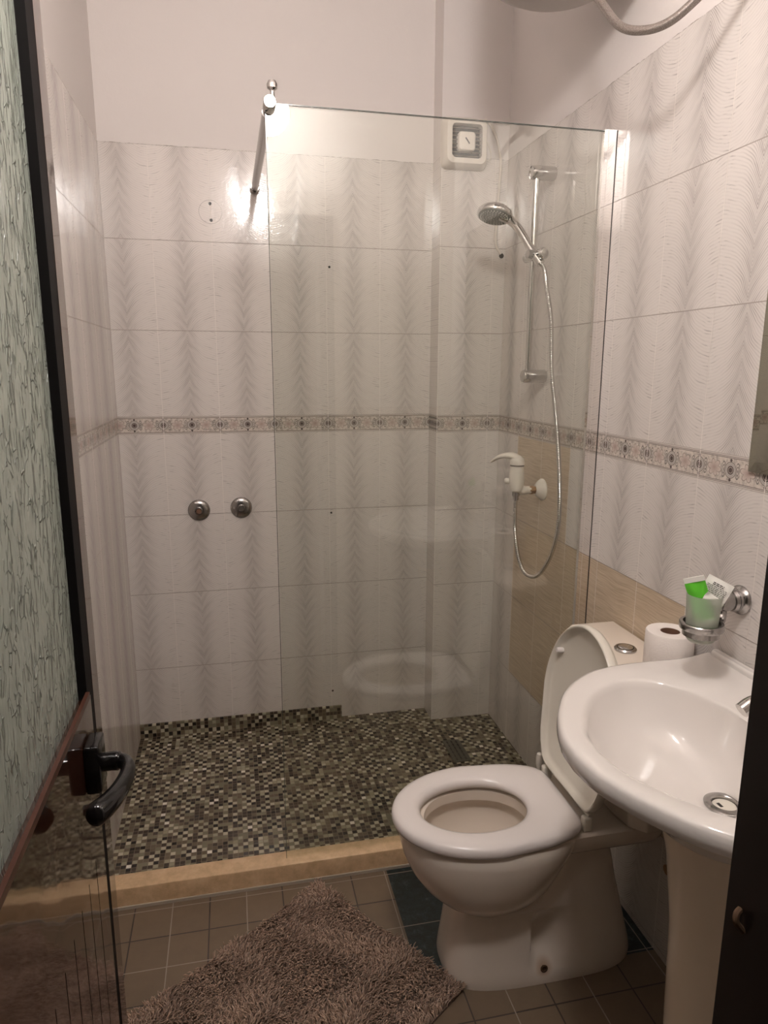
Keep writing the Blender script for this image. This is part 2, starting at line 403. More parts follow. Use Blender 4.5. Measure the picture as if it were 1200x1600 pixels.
g = G().box(-E_, XJ0, YF - .13, YF, -.05, CEIL).box(XJ1, W + E_, YF - .13, YF, -.05, CEIL).box(XJ0, XJ1, YF - .13, YF, DH, CEIL)
o = g.make('wall_front', M['wall_x'], smooth=False); tag(o, 'wall with the doorway and the lamp above it', kind='structure')
o = G().box(-E_, W + E_, YF, 0, CEIL, CEIL + .08).make('ceiling', M['paint'], smooth=False); tag(o, kind='structure')
o = G().box(-E_, W + E_, -3.3, -.86, -.08, 0).make('floor', M['floor'], smooth=False); tag(o, 'brown and dark green floor tiles', kind='structure')
o = G().box(0, W, -.82, 0, -.08, SF).make('floor', M['mosaic'], smooth=False); tag(o, 'glass mosaic floor of the shower', kind='structure')
o = G().box(0.0, 0.795, -.010, 0.0, SF, .093).make('baseboard_back', M['mosaic'], smooth=False); tag(o, 'mosaic skirting two rows high', kind='structure')
# curb
g = G().box(0, W, -.87, -.81, -.02, .0615)
o = rbox('trim_1', 0.0, W, -.872, -.811, -.02, .064, .003, M['stone'], label='sandy stone curb in front of the shower'); o['kind'] = 'structure'
o = G().box(0.0, W, -.876, -.872, -.02, .009).make('trim_2', M['grout'], smooth=False); o['kind'] = 'structure'
# door frame
g = G().box(XJ1 - .012, XJ1 + .05, YF - .15, YF + .012, 0, DH + .04).box(XJ0 - .06, XJ0 + .005, YF - .15, YF + .012, 0, DH + .04).box(XJ0 - .06, XJ1 + .05, YF - .15, YF + .012, DH - .01, DH + .04)
o = g.make('trim_3', M['brown2'], smooth=False); tag(o, 'dark brown door frame', kind='structure')
o = G().tube(spline([(XJ1 - .012, YF - .004, 1.018), (XJ1 - .017, YF - .006, 1.016), (XJ1 - .018, YF - .008, 1.010), (XJ1 - .012, YF - .010, 1.002)], 6), .0028, 8).make('strike_catch', M['rust'])
tag(o, 'small brass catch on the dark door frame', 'door catch')

# ------------------------------------------------------------------ door, standing open along the left
XD = 0.191; YE = -1.626; YH = YF + .015; GB = 1.03; GT = 1.93; Y1 = -1.664; Y2 = -1.700; Y3 = -1.706
d = root('door_1', (XD, YH, 0), 'open brown door with a textured glass pane', None); d['kind'] = 'structure'
def dobj(g, name, mat, smooth=False, parent=d, label=None): return g.make(name, mat, parent, smooth, label)
g = G().box(XD - .036, XD, YH, Y2 + .018, 0.012, GB - .012)            # lower board
g.box(XD - .036, XD, YH, YH + .07, GB - .012, 2.02).box(XD - .036, XD, YH + .07, Y2, GT + .012, 2.02)
dobj(g, 'door_board', M['brown'])
dobj(G().box(XD - .040, XD - .0005, Y2 + .018, Y1, .012, GB - .012).box(XD - .040, XD - .0005, Y2, Y1, GB - .012, 2.02), 'rebate', simple('matt_black_seal', (.004, .003, .003), .6, Specular_IOR_Level=.15), label='dark groove along the closing edge')
dobj(G().box(XD - .040, XD, Y1, YE, .012, 2.02), 'edge_lip', M['brown'])
dobj(G().box(XD - .022, XD - .012, YH + .07, Y2, GB - .012, GT + .012), 'glass_pane', M['rain'], label='pale green textured glass pane')
dobj(G().box(XD - .002, XD + .003, YH + .07, Y2, GB - .009, GB).box(XD - .002, XD + .003, YH + .07, Y2, GT, GT + .009), 'glazing_bead', M['bead'])
HZ = .944; HY = -1.735
hr = rbox('handle_plate', XD, XD + .020, HY - .022, HY + .022, HZ - .034, HZ + .034, .004, M['black'], d)
pts = spline([(XD + .016, HY, HZ), (XD + .034, HY, HZ), (XD + .048, HY - .006, HZ), (XD + .055, HY - .030, HZ), (XD + .051, HY - .066, HZ - .001), (XD + .040, HY - .096, HZ - .002), (XD + .024, HY - .120, HZ - .003)], 8)
m_ = len(pts); rad = []
for k in range(m_):
    q = k / (m_ - 1); r0 = .0115 if q < .25 else .0095 + .005 * max(0, (q - .5) / .5)
    if q > .93: r0 *= math.sqrt(max(.02, 1 - ((q - .93) / .075) ** 2))
    rad.append((r0, r0 * 1.12))
G().tube(pts, rad, 18).make('door_handle', M['black'], d, auto=70)
G().lathe([(.006, 0), (.008, .004), (.007, .012), (.0, .013)], (XD, HY + .01, HZ - .075), (1, 0, 0), 16).make('key_rose', M['black'], d)

# ------------------------------------------------------------------ lamp above the doorway
LX, LY, LZ, LR = 0.59, -2.085, 2.45, 0.08
t = root('wall_lamp', (LX, YF, LZ), 'round glowing globe wall lamp above the doorway', 'lamp')
G().lathe([(.05, 0), (.055, .006), (.05, .02), (.03, .028), (.03, .05)], (LX, YF, LZ), (0, 1, 0)).make('lamp_base', M['plastic'], t)
n = 24; G().lathe([(LR * math.sin(PI * k / n), -LR * math.cos(PI * k / n)) for k in range(n + 1)], (LX, LY, LZ), (0, 0, 1), 40, False, False).make('lamp_globe', glow(), t)

# ------------------------------------------------------------------ shower screen
GX0, GX1, GZ0, GZ1 = 0.502, 1.395, .064, 2.065
t = root('shower_screen', (GX0, YG, GZ0), 'clear frameless glass shower screen standing on the stone curb', 'shower screen')
g = G(); e = .0012
g.add([(GX0 + e, YG - .004, GZ0), (GX1, YG - .004, GZ0), (GX1, YG - .004, GZ1 - e), (GX0 + e, YG - .004, GZ1 - e), (GX0 + e, YG + .004, GZ0), (GX1, YG + .004, GZ0), (GX1, YG + .004, GZ1 - e), (GX0 + e, YG + .004, GZ1 - e)], [(0, 1, 2, 3), (7, 6, 5, 4)])
g.make('glass_panel', M['glass'], t, False)
G().box(GX0, GX0 + e, YG - .004, YG + .004, GZ0, GZ1).box(GX0, GX1, YG - .004, YG + .004, GZ1 - e, GZ1).make('polished_edge', M['glass_edge'], t, False)
G().box(1.367, W - .0005, YG - .011, YG - .0042, GZ0, GZ1 + .001).box(1.372, W - .0005, YG + .0042, YG + .011, GZ0, GZ1 + .001).make('wall_profile', simple('polished_aluminium', (.86, .84, .82), .03, 1.0), t, False, 'mirror-bright wall profile')
G().box(W - .0012, W - .0004, YG - .0130, YG - .011, GZ0, GZ1).make('silicone_line', M['dark'], t, False)
t = root('stabiliser_bar', (.505, 0, 2.05), 'chrome stabiliser bar from the back wall to the top of the glass screen', 'support bar')
BZ = 2.052; BX = .508
G().tube([(BX, -.012, BZ + .018), (BX, YG + .02, BZ)], .0125, 16).make('bar', M['satin'], t)
G().lathe([(.0165, 0), (.0165, .022), (.014, .024), (.014, .03)], (BX, 0, BZ + .018), (0, -1, 0), 24).make('wall_flange', M['satin'], t)
G().lathe([(.0, -.030), (.013, -.030), (.015, -.027), (.015, .022), (.0, .024)], (BX + .004, YG, BZ + .008), (0, 1, 0), 24).make('glass_clamp', M['chrome'], t)
kb = G().lathe([(.007, 0), (.005, .012), (.006, .016), (.012, .020), (.013, .028), (.009, .036), (0, .038)], (BX + .012, YG, GZ1 + .012), (0, 0, 1), 20).make('clamp_knob', M['chrome'], t)

# ------------------------------------------------------------------ extractor fan on the pillar
t = root('extractor_fan', (1.235, -DB, 2.233), 'square white extractor fan with dark louvres on the pillar', 'extractor fan')
FX, FZ, FH = 1.2315, 2.231, .0765; Y0 = -DB
def ringxz(hx, r, y, n=8):
    return [Vector((p.x, y, p.y)) for p in rrect(FX, FZ, hx, hx, r, 0, n)]
g = G().rings([ringxz(FH + .006, .02, Y0), ringxz(FH + .006, .02, Y0 - .012), ringxz(FH, .022, Y0 - .034), ringxz(FH - .006, .022, Y0 - .045), ringxz(FH - .022, .014, Y0 - .048), ringxz(.0545, .008, Y0 - .045), ringxz(.0535, .008, Y0 - .018)], True, False)
g.make('fan_housing', M['plastic'], t)
g = G().rings([ringxz(.0538, .008, Y0 - .0185), ringxz(.0538, .008, Y0 - .0175)]); g.make('fan_recess', M['dark'], t, False)
g = G()
for k in range(8):
    z = FZ - .045 + k * .0128
    g.add([(FX - .053, Y0 - .020, z + .004), (FX + .053, Y0 - .020, z + .004), (FX + .053, Y0 - .036, z - .003), (FX - .053, Y0 - .036, z - .003), (FX - .053, Y0 - .020, z + .0055), (FX + .053, Y0 - .020, z + .0055), (FX + .053, Y0 - .036, z - .001), (FX - .053, Y0 - .036, z - .001)], [(0, 1, 2, 3), (7, 6, 5, 4), (0, 4, 5, 1), (1, 5, 6, 2), (2, 6, 7, 3), (3, 7, 4, 0)])
g.make('louvres', simple('louvre_plastic', (0.22, 0.175, 0.145), 0.4), t, False)
c = G().rings([ringxz(.031, .012, Y0 - .02), ringxz(.031, .012, Y0 - .042), ringxz(.028, .012, Y0 - .047), ringxz(.020, .01, Y0 - .049)]).make('centre_cap', M['plastic'], t)
G().box(FX - .002, FX + .002, Y0 - .0505, Y0 - .049, FZ - .012, FZ + .012).make('cap_slot', M['dark'], c, False)
c2 = bpy.data.objects['cap_slot']
for v in c2.data.vertices:
    x, z = v.co.x - FX, v.co.z - FZ; a = math.radians(38); v.co.x = FX + x * math.cos(a) + z * -math.sin(a) * -1 * -1; v.co.z = FZ + x * math.sin(a) + z * math.cos(a)
G().tube(spline([(FX + .080, Y0 - .012, FZ + .02), (FX + .095, Y0 - .014, FZ - .01), (FX + .100, Y0 - .014, FZ - .035), (FX + .092, Y0 - .014, FZ - .048), (FX + .080, Y0 - .014, FZ - .047)], 6), .0022, 8).make('pull_loop', M['plastic'], t)
pts = spline([(FX + .072, Y0 - .016, FZ + .080), (1.325, Y0 - .006, 2.305), (1.352, Y0 - .006, 2.262), (1.371, Y0 - .006, 2.195), (1.372, Y0 - .006, 2.15), (1.366, Y0 - .006, 2.03), (1.362, Y0 - .006, 1.93), (1.368, Y0 - .006, 1.895), (1.385, Y0 - .004, 1.872)], 8)
o = G().tube(pts, .0048, 8).make('fan_cable', M['plastic']); tag(o, 'thin white cable running down from the fan to the corner', 'cable')
o = G().lathe([(.009, 0), (.009, .002)], (1.389, -DB, 1.866), (0, -1, 0), 12).make('cable_hole', M['dark']); tag(o, 'dark drilled hole where the white cable ends', 'hole')

# ------------------------------------------------------------------ valve escutcheons on the back wall
def valve(x, z, lab, spin):
    t = root('shower_valve', (x, 0, z), lab, 'valve', 'capped valves on the back wall')
    G().lathe([(.040, 0), (.0405, .002), (.038, .006), (.030, .010), (.016, .013), (.014, .013)], (x, 0, z), (0, -1, 0), 40).make('escutcheon', M['satin'], t)
    G().lathe([(.0145, .012), (.0145, .022), (.0125, .026), (.011, .026), (.0105, .018)], (x, 0, z), (0, -1, 0), 28).make('valve_ring', M['chrome'], t)
    G().lathe([(.0105, .016), (.009, .0205), (0, .021)], (x, 0, z), (0, -1, 0), 20).make('valve_core', M['holebrown'] if spin else M['brushed'], t)
valve(.265, .938, 'left round chrome valve cover on the back wall, brown centre', True)
valve(.420, .942, 'right round chrome valve cover on the back wall, steel centre', False)

# ------------------------------------------------------------------ shower rail, hand shower, hose, mixer
RX, RY = W - .06, -.490
t = root('shower_rail', (W, RY, 1.74), 'vertical chrome shower rail on the right wall behind the glass', 'shower rail')
G().tube([(RX, RY, 1.43), (RX, RY, 2.055)], .0105, 24).make('rail_tube', M['chrome'], t)
for z in (2.050, 1.437):
    G().lathe([(.019, 0), (.021, .004), (.021, .07), (.019, .078), (.0, .080)], (W, RY, z), (-1, 0, 0), 32).make('rail_bracket', M['chrome'], t)
SZ = 1.806
s_ = G().lathe([(.0, -.045), (.011, -.045), (.0145, -.040), (.0145, -.026), (.016, -.022), (.016, .018), (.012, .024), (.012, .040), (.017, .044), (.018, .062), (.013, .068), (0, .069)], (RX, RY, SZ), (0.12, -1, 0.02), 28).make('rail_slider', M['chrome'], t)
G().tube([(RX + .004, RY - .03, SZ), (RX - .034, RY - .034, SZ + .002)], .013, 20).make('holder_cone', M['satin'], s_)
# hand shower
HC = Vector((1.232, -.437, 1.940)); HB = Vector((1.348, -.538, 1.778)); 
t = root('hand_shower', tuple(HC), 'chrome hand shower with round spray head in the slider holder', 'hand shower')
hn = Vector((-.24, -.22, -1)).normalized()       # spray direction
G().lathe([(.0, -.020), (.022, -.019), (.044, -.012), (.054, -.003), (.0565, .006), (.055, .012), (.050, .013)], HC, tuple(hn), 48, True, False).make('spray_head', M['chrome'], t)
fp = G().lathe([(.0515, .010), (.050, .0145), (.030, .017), (0, .018)], HC, tuple(hn), 48).make('spray_face', M['rubber'], t)
ha = hn.cross(Vector((0, 0, 1))).normalized(); hb = hn.cross(ha); g = G()
for rr, k in ((.008, 6), (.017, 11), (.026, 17), (.035, 23), (.043, 28)):
    for i in range(k):
        a = 2 * PI * i / k; g.lathe([(.0017, 0), (.0013, .0035), (0, .004)], HC + (ha * math.cos(a) + hb * math.sin(a)) * rr + hn * .0155, tuple(hn), 6)
g.make('spray_nozzles', M['nub'], fp)
nk = HC + Vector((.030, -.006, -.010))
pts = spline([nk - Vector((.012, 0, -.004)), nk + Vector((.018, -.005, -.012)), nk.lerp(HB, .35) + Vector((.006, 0, .010)), nk.lerp(HB, .7) + Vector((.002, 0, .004)), HB], 8)
m_ = len(pts); rad = [.0172 - .003 * math.sin(PI * k / (m_ - 1)) - .003 * k / (m_ - 1) for k in range(m_)]
G().tube(pts, rad, 20).make('shower_handle', M['chrome'], t)
hdir = (HB - pts[-5]).normalized()
# hose
hp = [HB - hdir * .004, HB + hdir * .022, (1.318, -.606, 1.70), (1.318, -.665, 1.601), (1.316, -.722, 1.45), (1.315, -.768, 1.327), (1.315, -.818, 1.168), (1.315, -.842, 1.05)]
hp = [HB - hdir * .004, HB + hdir * .022, (1.353, -.580, 1.70), (1.355, -.617, 1.601), (1.352, -.645, 1.45), (1.358, -.675, 1.327), (1.362, -.708, 1.168), (1.364, -.722, 1.024), (1.360, -.710, .930), (1.350, -.682, .857), (1.336, -.640, .806), (1.322, -.585, .802), (1.314, -.545, .847), (1.309, -.520, .927), (1.307, -.518, .994), (1.306, -.521, 1.052)]
path = resample(spline(hp, 24), .0017); rad = [.0072 if (k % 4) < 2 else .0058 for k in range(len(path))]
o = G().tube(path, rad, 12).make('shower_hose', M['chrome'], auto=80); tag(o, 'corrugated chrome shower hose looping from hand shower to mixer', 'hose')
# mixer
MX, MY, MZ = 1.306, -.521, 1.085
t = root('shower_mixer', (W, -.516, 1.066), 'white single lever shower mixer on the right wall', 'mixer tap')
G().lathe([(.036, 0), (.037, .004), (.030, .014), (.020, .024), (.015, .028)], (W, -.516, 1.066), (-1, 0, 0), 32).make('wall_rose', M['plastic'], t)
G().lathe([(.0135, .022), (.0135, .038), (.015, .038), (.015, .050), (.0135, .050)], (W, -.516, 1.066), (-1, 0, 0), 6).make('union_nut', M['brass'], t)
g = G().tube(spline([(W - .046, -.516, 1.066), (W - .070, -.518, 1.066), (MX + .004, MY, 1.072)], 6), [.0135] * 6 + [.016] * 7, 20)
g.lathe([(.012, -.042), (.020, -.036), (.024, -.020), (.0255, .0), (.024, .020), (.022, .040), (.0225, .046)], (MX, MY, 1.103), (0, 0, 1), 32)
b_ = g.make('mixer_body', M['plastic'], t)
G().lathe([(.0228, 0), (.0228, .006)], (MX, MY, 1.148), (0, 0, 1), 32).make('collar', simple('grey_collar', (.14, .11, .09), .4), b_)
hv = G().lathe([(.0235, .0), (.0235, .010), (.021, .020), (.013, .027), (0, .029)], (MX, MY, 1.153), (0, 0, 1), 28)
lp = spline([(MX + .006, MY, 1.168), (MX - .014, MY + .008, 1.180), (MX - .034, MY + .024, 1.180), (MX - .052, MY + .042, 1.172), (MX - .066, MY + .060, 1.156)], 8)
lr = [(.019 - .0095 * k / (len(lp) - 1), .015 - .0115 * k / (len(lp) - 1)) for k in range(len(lp))]
hv.tube(lp, lr, 18).make('lever', M['plastic'], t, auto=60)
G().lathe([(.008, 0), (.010, .003), (.010, .012), (.006, .016)], (MX - .022, MY + .008, 1.098), (-1, .3, 0), 16).make('side_knob', M['plastic'], t)
G().lathe([(.010, 0), (.0125, .002), (.0125, .014), (.0095, .016), (.0095, .028)], (MX, MY, 1.063), (0, 0, -1), 20).make('hose_outlet', M['satin'], t)

# ------------------------------------------------------------------ floor drain
t = root('shower_drain', (1.182, -.355, SF), 'rectangular slotted metal drain set in the mosaic floor', 'drain')
rbox('drain_grate', 1.148, 1.214, -.432, -.278, SF - .004, SF + .0035, .001, simple('drain_metal', (.13, .12, .09), .35, .6), t)
g = G()
for i in range(3):
    for j in range(6):
        x = 1.160 + i * .0175; y = -.422 + j * .0235 + (i % 2) * .004; g.box(x, x + .005, y, y + .016, SF + .003, SF + .0042)
g.make('drain_slots', M['dark'], t, False)

# ------------------------------------------------------------------ toilet
TY = -1.222
def egg(cx, front, back, hw, n=72, nf=2.0, nb=3.0, taper=0.0, cy=TY):
    out = []
    for i in range(n):
        a = 2 * PI * i / n; c, s = math.cos(a), math.sin(a)
        if c >= 0: X = front * abs(c) ** (2 / nf); Y = hw * abs(s) ** (2 / nf) * (1 if s >= 0 else -1)
        else:
            X = -back * abs(c) ** (2 / nb); k = abs(X) / back; Y = hw * (1 - taper * k * k) * abs(s) ** (2 / nb) * (1 if s >= 0 else -1)
        out.append((cx - X, cy + Y))
    return out
def z3(l, z): return [Vector((x, y, z)) for x, y in l]
t = root('toilet', (1.08, TY, 0), 'white close-coupled toilet with its lid raised', 'toilet')
NBW = 200
def bring(z, xf, xb, hw, nf, nb, cx, tp=0.0): return z3(egg(cx, cx - xf, xb - cx, hw, NBW, nf, nb, tp), z)
def er(z, x0, x1, hw, taper=0.0): cx = (x0 + x1) / 2 - .01; return z3(egg(cx, cx - x0, x1 - cx, hw, NBW, 2.05, 2.2, taper), z)
rs = [bring(*a) for a in ((.186, .93, .98, .03, 2, 2, .955), (.190, .89, 1.05, .064, 2, 2, .955), (.200, .855, 1.090, .096, 2, 2.1, .955), (.222, .826, 1.112, .122, 2, 2.1, .955), (.252, .797, 1.13, .140, 2, 2.2, .955), (.290, .773, 1.145, .153, 2, 2.3, .955), (.330, .757, 1.16, .161, 2, 2.5, .955), (.370, .748, 1.175, .165, 2, 3.2, .955, .12), (.394, .748, 1.18, .164, 2, 4, .955, .2), (.403, .755, 1.175, .158, 2, 4, .955, .2))]
rs += [er(.403, .800, 1.075, .112), er(.398, .810, 1.067, .104), er(.372, .810, 1.067, .104), er(.366, .795, 1.08, .118), er(.345, .79, 1.085, .122), er(.30, .80, 1.07, .110), er(.26, .825, 1.05, .092), er(.225, .86, 1.03, .065), er(.205, .90, 1.01, .045), er(.20, .93, .99, .02)]
b_ = G().rings(rs, True, True)
pr = []
for z, xf, xb, hw in ((0, .856, 1.350, .113), (.015, .855, 1.351, .114), (.04, .858, 1.346, .111), (.07, .862, 1.338, .107), (.10, .866, 1.330, .104), (.13, .869, 1.322, .102), (.16, .872, 1.314, .100), (.19, .876, 1.306, .099), (.195, .92, 1.304, .0989), (.200, 1.0, 1.303, .0988), (.210, 1.038, 1.300, .0985), (.24, 1.062, 1.293, .098), (.28, 1.082, 1.284, .097), (.31, 1.092, 1.276, .096), (.345, 1.105, 1.268, .095), (.375, 1.12, 1.26, .094)):
    ring = bring(z, xf, xb, hw, 3.7, 3.0, 1.15)
    for v in ring:                                     # recessed side panel with a foot for the screw
        k = min(1, max(0, (v.x - 1.050) / .008)) * min(1, max(0, (1.165 - v.x) / .040)); k = k * k * (3 - 2 * k)
        if abs(v.y - TY) > .05: v.y += .026 * k * min(1, max(0, (z - .035) / .045)) * min(1, max(0, (.198 - z) / .05)) * (-1 if v.y > TY else 1)
    pr.append(ring)
b_.rings(pr)
sh = []
for z, x0, x1, hw, r in ((.335, 1.10, 1.380, .090, .04), (.345, 1.09, 1.386, .108, .05), (.360, 1.08, 1.389, .120, .05), (.380, 1.07, 1.390, .126, .05), (.398, 1.08, 1.390, .126, .045), (.4025, 1.09, 1.385, .120, .04)):
    sh.append(rrect((x0 + x1) / 2, TY, (x1 - x0) / 2, hw, r, z, 8))
b_.rings(sh)
# raised panel line on the bowl's side
b_.make('bowl', M['tcer'], t, auto=50)
o = G().lathe([(.0085, 0), (.0095, .002), (.0065, .0035), (.006, -.004)], (1.082, TY - .1085, .040), (0, -1, .15), 20).make('fixing_screw', M['rust'], t)
# seat: ring interpolated between outline and hole
O = egg(.952, .222, .210, .168, 144, 2.0, 9, .25); Hh = egg(.932, .133, .127, .097, 144, 2.0, 2.1, .0)
def mixr(w_, z): return [Vector((a[0] + (b[0] - a[0]) * w_, a[1] + (b[1] - a[1]) * w_, z)) for a, b in zip(O, Hh)]
prof = [(.12, .408), (.03, .409), (.0, .414), (.0, .421), (.025, .428), (.09, .433), (.25, .4365), (.5, .4375), (.75, .4365), (.9, .432), (.98, .425), (1., .418), (.97, .410), (.85, .408)]
G().rings([mixr(a, b) for a, b in prof], closed=True).make('seat', M['seat'], t, auto=70)
# lid
HG = Vector((1.172, TY, .448)); TP = Vector((1.214, TY, .862)); U = (TP - HG); LL = U.length; U = U.normalized(); NN = Vector((-U.z, 0, U.x)).normalized()
def lid_out(sc, off, n=96):
    ls = egg(0, .207 * sc, .205 * sc, .170 * sc, n, 2.0, 11.0, .26, 0)
    c = .205 + .0
    return [HG + U * (c + (-x)) + Vector((0, y, 0)) + NN * off for x, y in ls]
G().rings([lid_out(.93, -.016), lid_out(.985, -.013), lid_out(1.0, -.004), lid_out(1.0, .010), lid_out(.985, .013), lid_out(.965, .012), lid_out(.95, .002), lid_out(.90, -.004), lid_out(.5, -.007)]).make('lid', M['lid'], t, auto=60)
for sy in (-1, 1):
    q = HG + U * .305 + Vector((0, sy * .128, 0)) + NN * -.004
    G().lathe([(.0075, -.002), (.0075, .012), (.006, .017), (0, .018)], q, tuple(NN), 16).make('bumper', M['seat'], t)
    rbox('hinge', 1.158, 1.182, TY + sy * .108 - .010, TY + sy * .108 + .010, .404, .440, .005, M['lid'], t)
G().tube([(1.176, TY - .112, .440), (1.176, TY + .112, .440)], .006, 12).make('hinge_rod', M['lid'], t)
# cistern
TC = -1.208
def tk(x0, hw, ch, z):
    x1 = 1.396
    return [Vector(p) for p in ((x1, TC - hw, z), (x1, TC + hw, z), (x0 + ch * .55, TC + hw, z), (x0 + ch * .12, TC + hw - ch * .45, z), (x0, TC + hw - ch * 1.2, z), (x0 - .004, TC, z), (x0, TC - hw + ch * 1.2, z), (x0 + ch * .12, TC - hw + ch * .45, z), (x0 + ch * .55, TC - hw, z))]
def smoothed(name, rings, mat, parent, lv=2):
    o = G().rings(rings).make(name, mat, parent, auto=None); m = o.modifiers.new('sub', 'BEVEL'); m.width = .006; m.segments = 3; m.limit_method = 'ANGLE'; m.angle_limit = math.radians(20); return o
smoothed('tank', [tk(1.262, .165, .07, .402), tk(1.248, .182, .07, .50), tk(1.238, .192, .07, .745)], M['tcer'], t)
smoothed('tank_lid', [tk(1.230, .199, .075, .745), tk(1.226, .203, .075, .752), tk(1.226, .203, .075, .776), tk(1.234, .196, .07, .786)], M['tcer'], t)
fb = G().lathe([(.026, -.002), (.027, .004), (.024, .0075), (.020, .0075), (.0195, .004)], (1.318, -1.200, .786), (0, 0, 1), 36).make('flush_ring', M['satin'], t)
G().lathe([(.0185, .002), (.018, .008), (.014, .0095), (0, .010)], (1.318, -1.200, .786), (0, 0, 1), 32).make('flush_button', M['chrome'], t)
# toilet roll on the cistern
t = root('toilet_roll', (1.338, -1.338, .787), 'white toilet paper roll standing on the cistern', 'toilet roll')
PZ = .787; R0, R1 = .052, .021; n = 48
G().lathe([(R1, 0), (R0 - .001, 0), (R0, .003), (R0 + .0005, .05), (R0, .097), (R0 - .002, .1), (R1 + .0015, .1), (R1, .099)], (1.338, -1.338, PZ), (0, 0, 1), n, False, False).make('paper', M['paper'], t, auto=50)
G().lathe([(R1, .0), (R1, .0985), (R1 - .0012, .0985), (R1 - .0012, .002), (0, .001)], (1.338, -1.338, PZ), (0, 0, 1), 32, False, False).make('cardboard_core', M['holebrown'], t)
# brush behind the toilet
t = root('toilet_brush', (1.222, -.965, 0), 'white toilet brush handle showing behind the toilet seat', 'toilet brush')
G().lathe([(.048, 0), (.052, .01), (.046, .12), (.042, .125), (.010, .126)], (1.222, -.965, 0), (0, 0, 1), 28).make('brush_pot', M['plastic'], t)
G().lathe([(.006, .12), (.006, .30), (.005, .32), (.007, .335), (.010, .35), (.0105, .368), (.008, .380), (0, .384)], (1.222, -.965, 0), (0, 0, 1), 20).make('brush_handle', M['plastic'], t)
# supply hose and angle valve behind the pedestal
t = root('angle_valve', (1.40, -1.47, .50), 'brownish water valve and pipe beneath the basin beside the toilet', 'valve')
G().lathe([(.03, 0), (.028, .006), (.012, .010), (.011, .05), (.016, .052), (.016, .07), (0, .07)], (W, -1.47, .40), (-1, 0, 0), 20).make('valve_body', M['pipe'], t)
G().tube(spline([(1.345, -1.47, .40), (1.335, -1.46, .44), (1.345, -1.44, .50), (1.365, -1.43, .60), (1.372, -1.42, .70)], 8), .007, 10).make('supply_pipe', M['pipe'], t)
G().tube(spline([(1.345, -1.475, .395), (1.30, -1.478, .395), (1.28, -1.478, .395)], 5), .011, 10).make('valve_spindle', M['brass'], t)

# ------------------------------------------------------------------ wash basin
BY = -1.70
half = [(0, .918), (.06, .925), (.12, .948), (.17, .976), (.215, 1.008), (.255, 1.052), (.288, 1.11), (.303, 1.18), (.306, 1.26), (.303, 1.33), (.300, 1.390)]
pl = [(x, BY + y) for y, x in half] + [(1.400, BY + .295), (1.400, BY + .15), (1.400, BY)]
outp = spline([(x, y, 0) for x, y in pl], 8)
outp = outp[::-1]                                       # from the wall middle to the front middle (y' > 0 side)
full = [(p.x, p.y) for p in outp] + [(p.x, 2 * BY - p.y) for p in outp[::-1][1:-1]]
DC = Vector((1.215, BY, 0)); NB = 120
def ray_outline(poly):                                  # sample the outline by angle about the drain
    out = []
    for i in range(NB):
        a = 2 * PI * i / NB; dx, dy = math.cos(a), math.sin(a); best = None
        for k in range(len(poly)):
            (x1, y1), (x2, y2) = poly[k], poly[(k + 1) % len(poly)]
            ex, ey = x2 - x1, y2 - y1; den = dx * ey - dy * ex
            if abs(den) < 1e-12: continue
            tt = ((x1 - DC.x) * ey - (y1 - DC.y) * ex) / den; uu = ((x1 - DC.x) * dy - (y1 - DC.y) * dx) / den
            if tt > 0 and -1e-6 <= uu <= 1 + 1e-6: best = tt if best is None else max(best, tt)
        out.append(best)
    return out
RO = ray_outline(full)
inh = [(0, .962), (.06, .970), (.11, .995), (.16, 1.028), (.20, 1.068), (.228, 1.12), (.232, 1.17), (.210, 1.215), (.165, 1.250), (.10, 1.272), (.05, 1.279), (0, 1.281)]
ip = spline([(x, BY + y, 0) for y, x in inh], 8)
ip = ip[::-1]; fi = [(p.x, p.y) for p in ip] + [(p.x, 2 * BY - p.y) for p in ip[::-1][1:-1]]
RI = ray_outline(fi)
def br(f, z):
    out = []
    for i in range(NB):
        a = 2 * PI * i / NB; r = f(i); x = DC.x + math.cos(a) * r; y = DC.y + math.sin(a) * r
        zz = z(i) if callable(z) else z
        out.append(Vector((min(x, W - .004), y, zz)))
    return out
L_ = lambda a, b, k: a + (b - a) * k
def deck(i):                                            # the deck lifts a little towards the wall
    a = 2 * PI * i / NB; x = DC.x + math.cos(a) * RO[i]; k = max(0, min(1, (x - 1.30) / .09)); return .850 + .012 * k * k
rs = [br(lambda i: .08, .660), br(lambda i: .12, .682), br(lambda i: RO[i] * .58, .745), br(lambda i: RO[i] * .80, .784), br(lambda i: RO[i] * .92, .802), br(lambda i: RO[i] - .012, .808), br(lambda i: RO[i] - .003, .815), br(lambda i: RO[i], .828), br(lambda i: RO[i] - .001, lambda i: deck(i) - .008), br(lambda i: RO[i] - .005, lambda i: deck(i) - .002),
      br(lambda i: RO[i] - .012, deck), br(lambda i: L_(RO[i], RI[i], .5), lambda i: L_(deck(i), .848, .8)), br(lambda i: RI[i] + .006, .848), br(lambda i: RI[i] - .004, .843), br(lambda i: RI[i] * .965, .832), br(lambda i: RI[i] * .91, .806), br(lambda i: RI[i] * .84, .780), br(lambda i: RI[i] * .72, .755), br(lambda i: RI[i] * .55, .735), br(lambda i: RI[i] * .38, .722), br(lambda i: L_(.034, RI[i] * .25, .5), .714), br(lambda i: .026, .709), br(lambda i: .020, .704)]
t = root('wash_basin', (1.40, BY, .85), 'large white ceramic wash basin on a pedestal', 'wash basin')
g = G().rings(rs)
sp = [rrect(1.3915, BY, .010, .285, .008, z, 4) for z in (.84, .866)] + [rrect(1.3925, BY, .007, .283, .006, .871, 4)]
g.rings(sp); g.make('basin', M['cer'], t, auto=60)
PR = []
